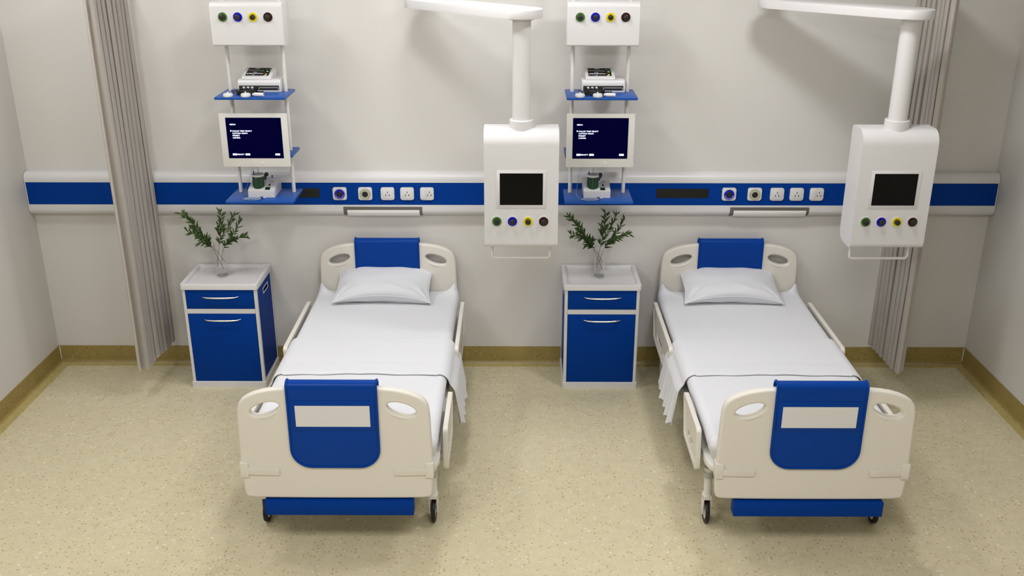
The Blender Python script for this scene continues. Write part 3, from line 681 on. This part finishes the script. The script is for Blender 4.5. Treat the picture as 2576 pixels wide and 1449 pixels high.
def make_bed():
    t = thing('hospital_bed', 'left hospital bed with white end boards and blue board covers', 'hospital bed', (0, 0, 0), 'hospital beds')
    board('headboard', t, YH); board('footboard', t, YFo)
    cover(t, YH, False); cover(t, YFo, True)
    # mattress platform with a rounded rim
    bm = NB(); prism(bm, rpoly([(-.508, -2.272), (.508, -2.272), (.508, -.103), (-.508, -.103)], [.12, .12, .05, .05], 8), .428, .468, 'xy', .012, 3)
    box(bm, -.30, .30, -2.10, -.25, .36, .43, .01); done(bm, 'bed_frame', M['metalw'], t)
    bm = NB()
    for yy in (-2.035, -.315): box(bm, -.46, .46, yy-.02, yy+.02, .325, .365, .006)
    box(bm, -.03, .03, -2.29, -.10, .33, .36, .004); done(bm, 'cross_member', M['metalw'], t)
    bm = NB(); box(bm, -.383, .383, -2.338, -2.27, .235, .318, .002); done(bm, 'bumper', M['blue'], t)['label'] = 'blue bumper bar'
    bm = NB()
    for s in (-1, 1): box(bm, s*.12-.015, s*.12+.015, -2.30, -2.255, .30, .345); box(bm, s*.12-.015, s*.12+.015, -2.27, -2.06, .327, .345)
    done(bm, 'bumper_bracket', M['metalw'], t)
    # moulded clips at the board sides
    for s in (-1, 1):
        yf_ = YFo-.0225
        bm = NB(); prism(bm, rpoly([(s*.450, .4535), (s*.4915, .4535), (s*.4915, .541), (s*.450, .536)], .004, 3), yf_-.010, YFo+.026, 'xz', .003)
        z_ = .4865
        pts = [(s*(.452-.160*k/8), z_+.0165+.004*(1-k/8)**2, ) for k in range(9)]; low = [(a, b-.035) for a, b in pts]
        prism(bm, pts+low[::-1], yf_-.009, yf_+.003, 'xz', .002); done(bm, 'board_clip', M['plastic'], t)
    side_rail(t, 1, -.262, -1.06, .09, .045, [(-.70, -.475, .404, .452), (-.945, -.745, .404, .452)])
    side_rail(t, -1, -.262, -1.06, .09, .045, [(-.70, -.475, .404, .452), (-.945, -.745, .404, .452)])
    for s in (1, -1): side_rail(t, s, -1.625, -2.075, .085, -.035, [(-1.855, -1.80, .404, .450), (-1.945, -1.89, .404, .450)])
    # casters
    for s in (-1, 1):
        for yy in (-2.035, -.315):
            bm = NB(); lathe(bm, [(0, .168), (.026, .168), (.028, .172), (.024, .178), (.021, .186), (.021, .275), (.026, .278), (.026, .345), (0, .345)], (s*.459, yy, 0), seg=24); cs = done(bm, 'caster', M['metalw'], t)
            bm = NB(); lathe(bm, [(.0265, .283), (.0272, .284), (.0272, .322), (.0265, .323)], (s*.459, yy, 0), seg=24); done(bm, 'lock_collar', M['grey'], cs)
            bm = NB(); x_ = s*.459
            for q in (-1, 1): prism(bm, rpoly([(yy-.022, .055), (yy+.022, .055), (yy+.03, .17), (yy-.03, .17)], .006, 4), x_+q*.0175, x_+q*.0235, 'yz', .001)
            box(bm, x_-.0235, x_+.0235, yy-.032, yy+.032, .152, .175, .004); done(bm, 'fork', M['metalw'], cs)
            bm = NB(); lathe(bm, [(.046, -.010), (.058, -.0125), (.066, -.010), (.0685, -.004), (.0685, .004), (.066, .010), (.058, .0125), (.046, .010), (.046, -.010)], (x_, yy, .0687), 'x', 40); done(bm, 'tyre', M['black'], cs)
            bm = NB(); lathe(bm, [(0, -.015), (.012, -.015), (.014, -.010), (.046, -.0085), (.046, .0085), (.014, .010), (.012, .015), (0, .015)], (x_, yy, .0687), 'x', 32); done(bm, 'hub', M['metalw'], cs)
    return t
BX1, BX2 = -.9142, 1.5005
bed = make_bed(); bed.location = (BX1, 0, 0)
b2 = copy_tree(bed); b2.location = (BX2, 0, 0); b2['label'] = 'right hospital bed with white end boards and blue board covers'

# mattress under a fitted sheet
def fbm(x, y, z, s): return noise.noise(Vector((x*s, y*s, z*s)))
MT = .613
def make_mattress():
    bm = bmesh.new(); hw, y0, y1, z0 = .503, -.100, -2.262, .4685; zt = MT; r = .045
    o = []   # cross profile from top centre outwards and down: param rings
    prof = [(1.0, zt), (.97, zt)]
    def outline(inset, n=10):
        return rpoly([(-hw+inset, y1+inset), (hw-inset, y1+inset), (hw-inset, y0-inset), (-hw+inset, y0-inset)], [max(.01, .09-inset)]*2+[max(.01, .05-inset)]*2, n)
    def dense(pts, step=.016):
        out = []
        for a, b in zip(pts, pts[1:]+pts[:1]):
            d = math.hypot(b[0]-a[0], b[1]-a[1]); m = max(1, round(d/step))
            for k in range(m): out.append((a[0]+(b[0]-a[0])*k/m, a[1]+(b[1]-a[1])*k/m))
        return out
    base = dense(outline(0)); n = len(base)
    cy = (y0+y1)/2
    rings = []
    def ring(inset, z):
        row = []
        for a, b in base:
            # pull towards a centre line segment
            tx = 0; ty = min(max(b, y1+hw), y0-hw); d = Vector((tx-a, ty-b)); d.normalize(); row.append(Vector((a+d.x*inset, b+d.y*inset, z)))
        return row
    levels = [(.050, z0), (.034, z0+.012), (.016, z0+.045), (.004, zt-r-.02), (0, zt-r)]+[(r*(1-math.cos(a)), zt-r+r*math.sin(a)) for a in [PI/2*k/6 for k in range(1, 7)]]
    levels += [(r+q, zt) for q in (.012, .025, .04, .055, .07, .09, .11, .13, .155, .18, .21, .25, .29, .33, .37, .41, .44)]
    for ins_, z in levels:
        row = ring(ins_, z)
        for v in row:
            top = max(0, min(1, (v.z-z0)/(zt-z0)))
            # soft wrinkles, raised corner folds at the head end
            for s in (-1, 1):
                dx, dy = (v.x-s*.475), (v.y+.125); d = math.hypot(dx, dy)
                v.z += .030*top*math.exp(-(d/.030)**1.3)
                for ang, amp_, wd_, ln_ in ((-37, .024, .016, .15), (-62, .012, .014, .11), (-18, .014, .014, .12)):
                    ca, sa = -s*math.cos(math.radians(ang)), math.sin(math.radians(ang))
                    al = dx*ca+dy*sa; ac = dx*sa-dy*ca
                    if al > -.04: v.z += amp_*max(0, 1-max(0, al)/.32)*top*math.exp(-(ac/(wd_+.06*max(0, al)))**2)*math.exp(-max(0, al)/ln_)
                dx, dy = (v.x-s*.5), (v.y+2.2); d = math.hypot(dx, dy)
                fold = math.sin(d*85+math.atan2(dy, -s*dx)*5)*.0035*math.exp(-(d/.13)**2)
                v.x += s*fold*(1-top*.5); v.z += fold*.8*top
            v.z += .0014*top*fbm(v.x, v.y, 0, 5)
        rings.append([bm.verts.new(v) for v in row])
    for A, B in zip(rings, rings[1:]):
        for k in range(n): bm.faces.new((A[k], A[(k+1) % n], B[(k+1) % n], B[k]))
    bm.faces.new(rings[0][::-1])
    f = bm.faces.new(rings[-1]); bmesh.ops.triangulate(bm, faces=[f])
    o = done(bm, 'mattress', M['sheet']); return o
mt = make_mattress(); mt.location = (BX1, 0, 0); tag(mt, 'mattress in a white fitted sheet on the left bed', 'mattress', 'mattresses')
c = mt.copy(); COL.objects.link(c); c.location.x = BX2; c['label'] = 'mattress in a white fitted sheet on the right bed'

def make_blanket():
    """folded white sheet lying across the mattress and hanging down both sides"""
    bm = NB(); ya, yb = -.955, -1.475; hw = .515; top = MT+.007
    # cross-section path from left hem to right hem; s in [-1,1]
    flat = .455; arc = .065; LT = flat+arc*PI/2
    hangL = .285
    def pos(u, v, off):
        s = (u-.5)*2; sg = 1 if s >= 0 else -1; q = abs(s)*(LT+hangL)
        y = ya+(yb-ya)*v
        if q < flat: x, z, n = q, top, (0, 1)
        elif q < LT: a = (q-flat)/arc; x, z, n = flat+arc*math.sin(a), top-arc+arc*math.cos(a), (math.sin(a), math.cos(a))
        else:
            h = q-LT; x, z, n = flat+arc, top-arc-h, (1, 0)
            k = h/hangL; w = math.sin((y)*2*PI/.095+.8*math.sin(y*9)); vf = .35+.65*min(1, v*1.6)
            x += .026*min(1, h/.05)**.7+k*.040+.011*k**1.5*w*vf+.006*k*math.sin(y*2*PI/.23+1)
            z += -.010*k*k*w*vf+.030*k*(1-v)*k
            y += .010*k*math.cos(y*2*PI/.095)*vf-.012*k*v+.02*k*(1-v)
            z += .035*k*max(0, (v-.86)/.14)**2
            n = (1, 0)
        else_w = .0018*fbm(x*2, y*5, sg, 3)
        if q < flat:
            z += .0016*math.sin(y*40+x*3)*math.exp(-((y+1.33)/.05)**2)+else_w
            if v > .96: z -= .0015
            y += (.006*math.sin(x*9+1)+.004*math.sin(x*23))*(v if v > .8 else 0)*sg**2
        return Vector((sg*(x+n[0]*off), y, z+n[1]*off))
    nx, ny = 150, 60
    for off, flip in ((.007, 0), (-.001, 1)):
        grid(bm, nx, ny, lambda u, v, o_=off: pos(u, v, o_ if .002 < v < .998 else (.004 if o_ > 0 else -.001)))
    bmesh.ops.remove_doubles(bm, verts=bm.verts, dist=1e-6)
    bm.edges.ensure_lookup_table(); be = [e for e in bm.edges if len(e.link_faces) == 1]
    bmesh.ops.bridge_loops(bm, edges=be)
    return done(bm, 'folded_sheet', M['sheet'])
bl = make_blanket(); bl.location = (BX1, 0, 0); tag(bl, 'white folded top sheet draped across the left bed and hanging over its sides', 'sheet', 'folded top sheets')
c = bl.copy(); COL.objects.link(c); c.location.x = BX2; c['label'] = 'white folded top sheet draped across the right bed and hanging over its sides'

def make_pillow():
    t = thing('pillow', 'white pillow propped at the head of the left bed', 'pillow', (0, 0, 0), 'white pillows')
    A, B, T = .345, .205, .078; N = 44
    def edge(u, v):
        x = A*u*(1-.085*(1-v*v)**1.0)*(1-.025*max(0, -v)); y = B*v*(1-.11*(1-u*u)); return x, y
    def th(u, v, sg0=1):
        return T*((1-abs(u)**3)**.72)*((1-abs(v)**3.2)**((.46 if sg0 > 0 else .30) if v < 0 else .62))
    MX = Matrix.Translation((-.016, -.208, .698)) @ Matrix.Rotation(math.radians(13), 4, 'X')
    bm = NB()
    for sg in (1, -1):
        def fn(a, b):
            u, v = math.sin((a-.5)*PI*.999), math.sin((b-.5)*PI*.999); x, y = edge(u, v); h = th(u, v, sg)
            wr = 0
            for cu in (-1, 1):
                for cv in (-1, 1):
                    d = math.hypot((u-cu)*1.1, v-cv); ang = math.atan2(v-cv, (u-cu)*1.3); wr += .008*math.exp(-(d/.6)**2)*math.sin(ang*9+cu*2+cv)*min(1, h/.02)
            wr += .010*math.exp(-(((u-.28)*.8+(v+.75)*.9)/.10)**2-((u-.28)**2+(v+.7)**2)/.08)*min(1, h/.02)
            wr += .005*fbm(u*2, v*2, sg, 1.3)*min(1, h/.02)
            return Vector((x, y, sg*(h+wr) + .018*(abs(u)**4)*(v > 0)*v + .026*(1-u*u)*(v < 0)*abs(v)**3 - .018*(abs(u)**3)*(v < 0)*abs(v)**3))
        grid(bm, N, N, fn)
    bmesh.ops.remove_doubles(bm, verts=bm.verts, dist=2e-4); bmesh.ops.transform(bm, matrix=MX, verts=bm.verts); done(bm, 'pillow_case', M['sheet'], t)
    bm = NB(); pts = []
    for k in range(160):
        a = k/160*4; s_ = int(a); f = math.sin((a-s_-.5)*PI)
        u, v = ((f, -1), (1, f), (-f, 1), (-1, -f))[s_]; x, y = edge(u, v); p = Vector((x, y, .018*(abs(u)**4)*(v > 0)*v + .026*(1-u*u)*(v < 0)*abs(v)**3 - .018*(abs(u)**3)*(v < 0)*abs(v)**3))
        if not pts or (p-pts[-1]).length > 1e-3: pts.append(p)
    tube(bm, [MX @ p for p in pts], .0034, 6, closed=True); done(bm, 'seam_piping', M['sheet'], t)
    return t
pl = make_pillow(); pl.location = (BX1, 0, 0)
c = copy_tree(pl); c.location = (BX2, 0, 0); c['label'] = 'white pillow propped at the head of the right bed'

# ---------------------------------------------------------------- curtains drawn back against the wall, seen edge-on
def make_curtain(side):
    z0, z1 = .215, 2.72; ya, yb = -.104, -.615; rnd = random.Random(3)
    xc0, xc1, amp = (-2.525, -2.548, .030) if side < 0 else (2.566, 2.600, .031)
    nf = 8; K = nf*14; NZ = 44; bm = NB(); V = []
    ph = [rnd.uniform(-.35, .35) for _ in range(nf+2)]; am = [rnd.uniform(.65, 1.15) for _ in range(nf+2)]
    for k in range(K+1):
        u = k/K; i = u*nf; j = int(i); f = i-j; row = []
        for q in range(NZ+1):
            w_ = q/NZ; z = z0+(z1-z0)*w_
            a = (am[j]*(1-f)+am[min(j+1, nf)]*f)*amp*(1.12-.22*w_); p = 2*PI*u*nf+(ph[j]*(1-f)+ph[min(j+1, nf)]*f)*(1+.3*math.sin(w_*3+j))
            sx = math.sin(p); x = xc0+(xc1-xc0)*u+a*(abs(sx)**.75*(1 if sx > 0 else -1))+.004*math.sin(w_*5+u*7)
            y = ya+(yb-ya)*u+.018*math.sin(2*p)*(1.1-.3*w_)
            row.append(bm.verts.new((x, min(y, -.02), z)))
        V.append(row)
    for k in range(K):
        for q in range(NZ): bm.faces.new((V[k][q], V[k+1][q], V[k+1][q+1], V[k][q+1]))
    r = bmesh.ops.solidify(bm, geom=bm.faces[:], thickness=.002)
    return bm
for side, nm in ((-1, 'left'), (1, 'right')):
    t = thing('privacy_curtain', 'grey pleated privacy curtain gathered beside the %s wall' % nm, 'curtain', (0, 0, 0), 'grey privacy curtains')
    done(make_curtain(side), 'curtain_fabric', M['curtain'], t)
    xx = -2.538 if side < 0 else 2.585
    k = thing('curtain_track', 'white ceiling-hung curtain track holding the %s curtain' % nm, 'curtain track', (0, 0, 0), 'curtain tracks')
    bm = NB(); box(bm, xx-.012, xx+.012, -.66, -.0005, 2.735, 2.76, .002); done(bm, 'track', M['metalw'], k)
    bm = NB()
    for yy in (-.62, -.12): tube(bm, [(xx, yy, 2.755), (xx, yy, CEIL-.001)], .006, 8)
    done(bm, 'hanger_rod', M['metalw'], k)
    bm = NB()
    for q in range(9): tube(bm, [(xx, -.09-.064*q, 2.718), (xx, -.09-.064*q, 2.737)], .003, 6)
    done(bm, 'curtain_hook', M['metalw'], t)
for o in (pen, p2): pass
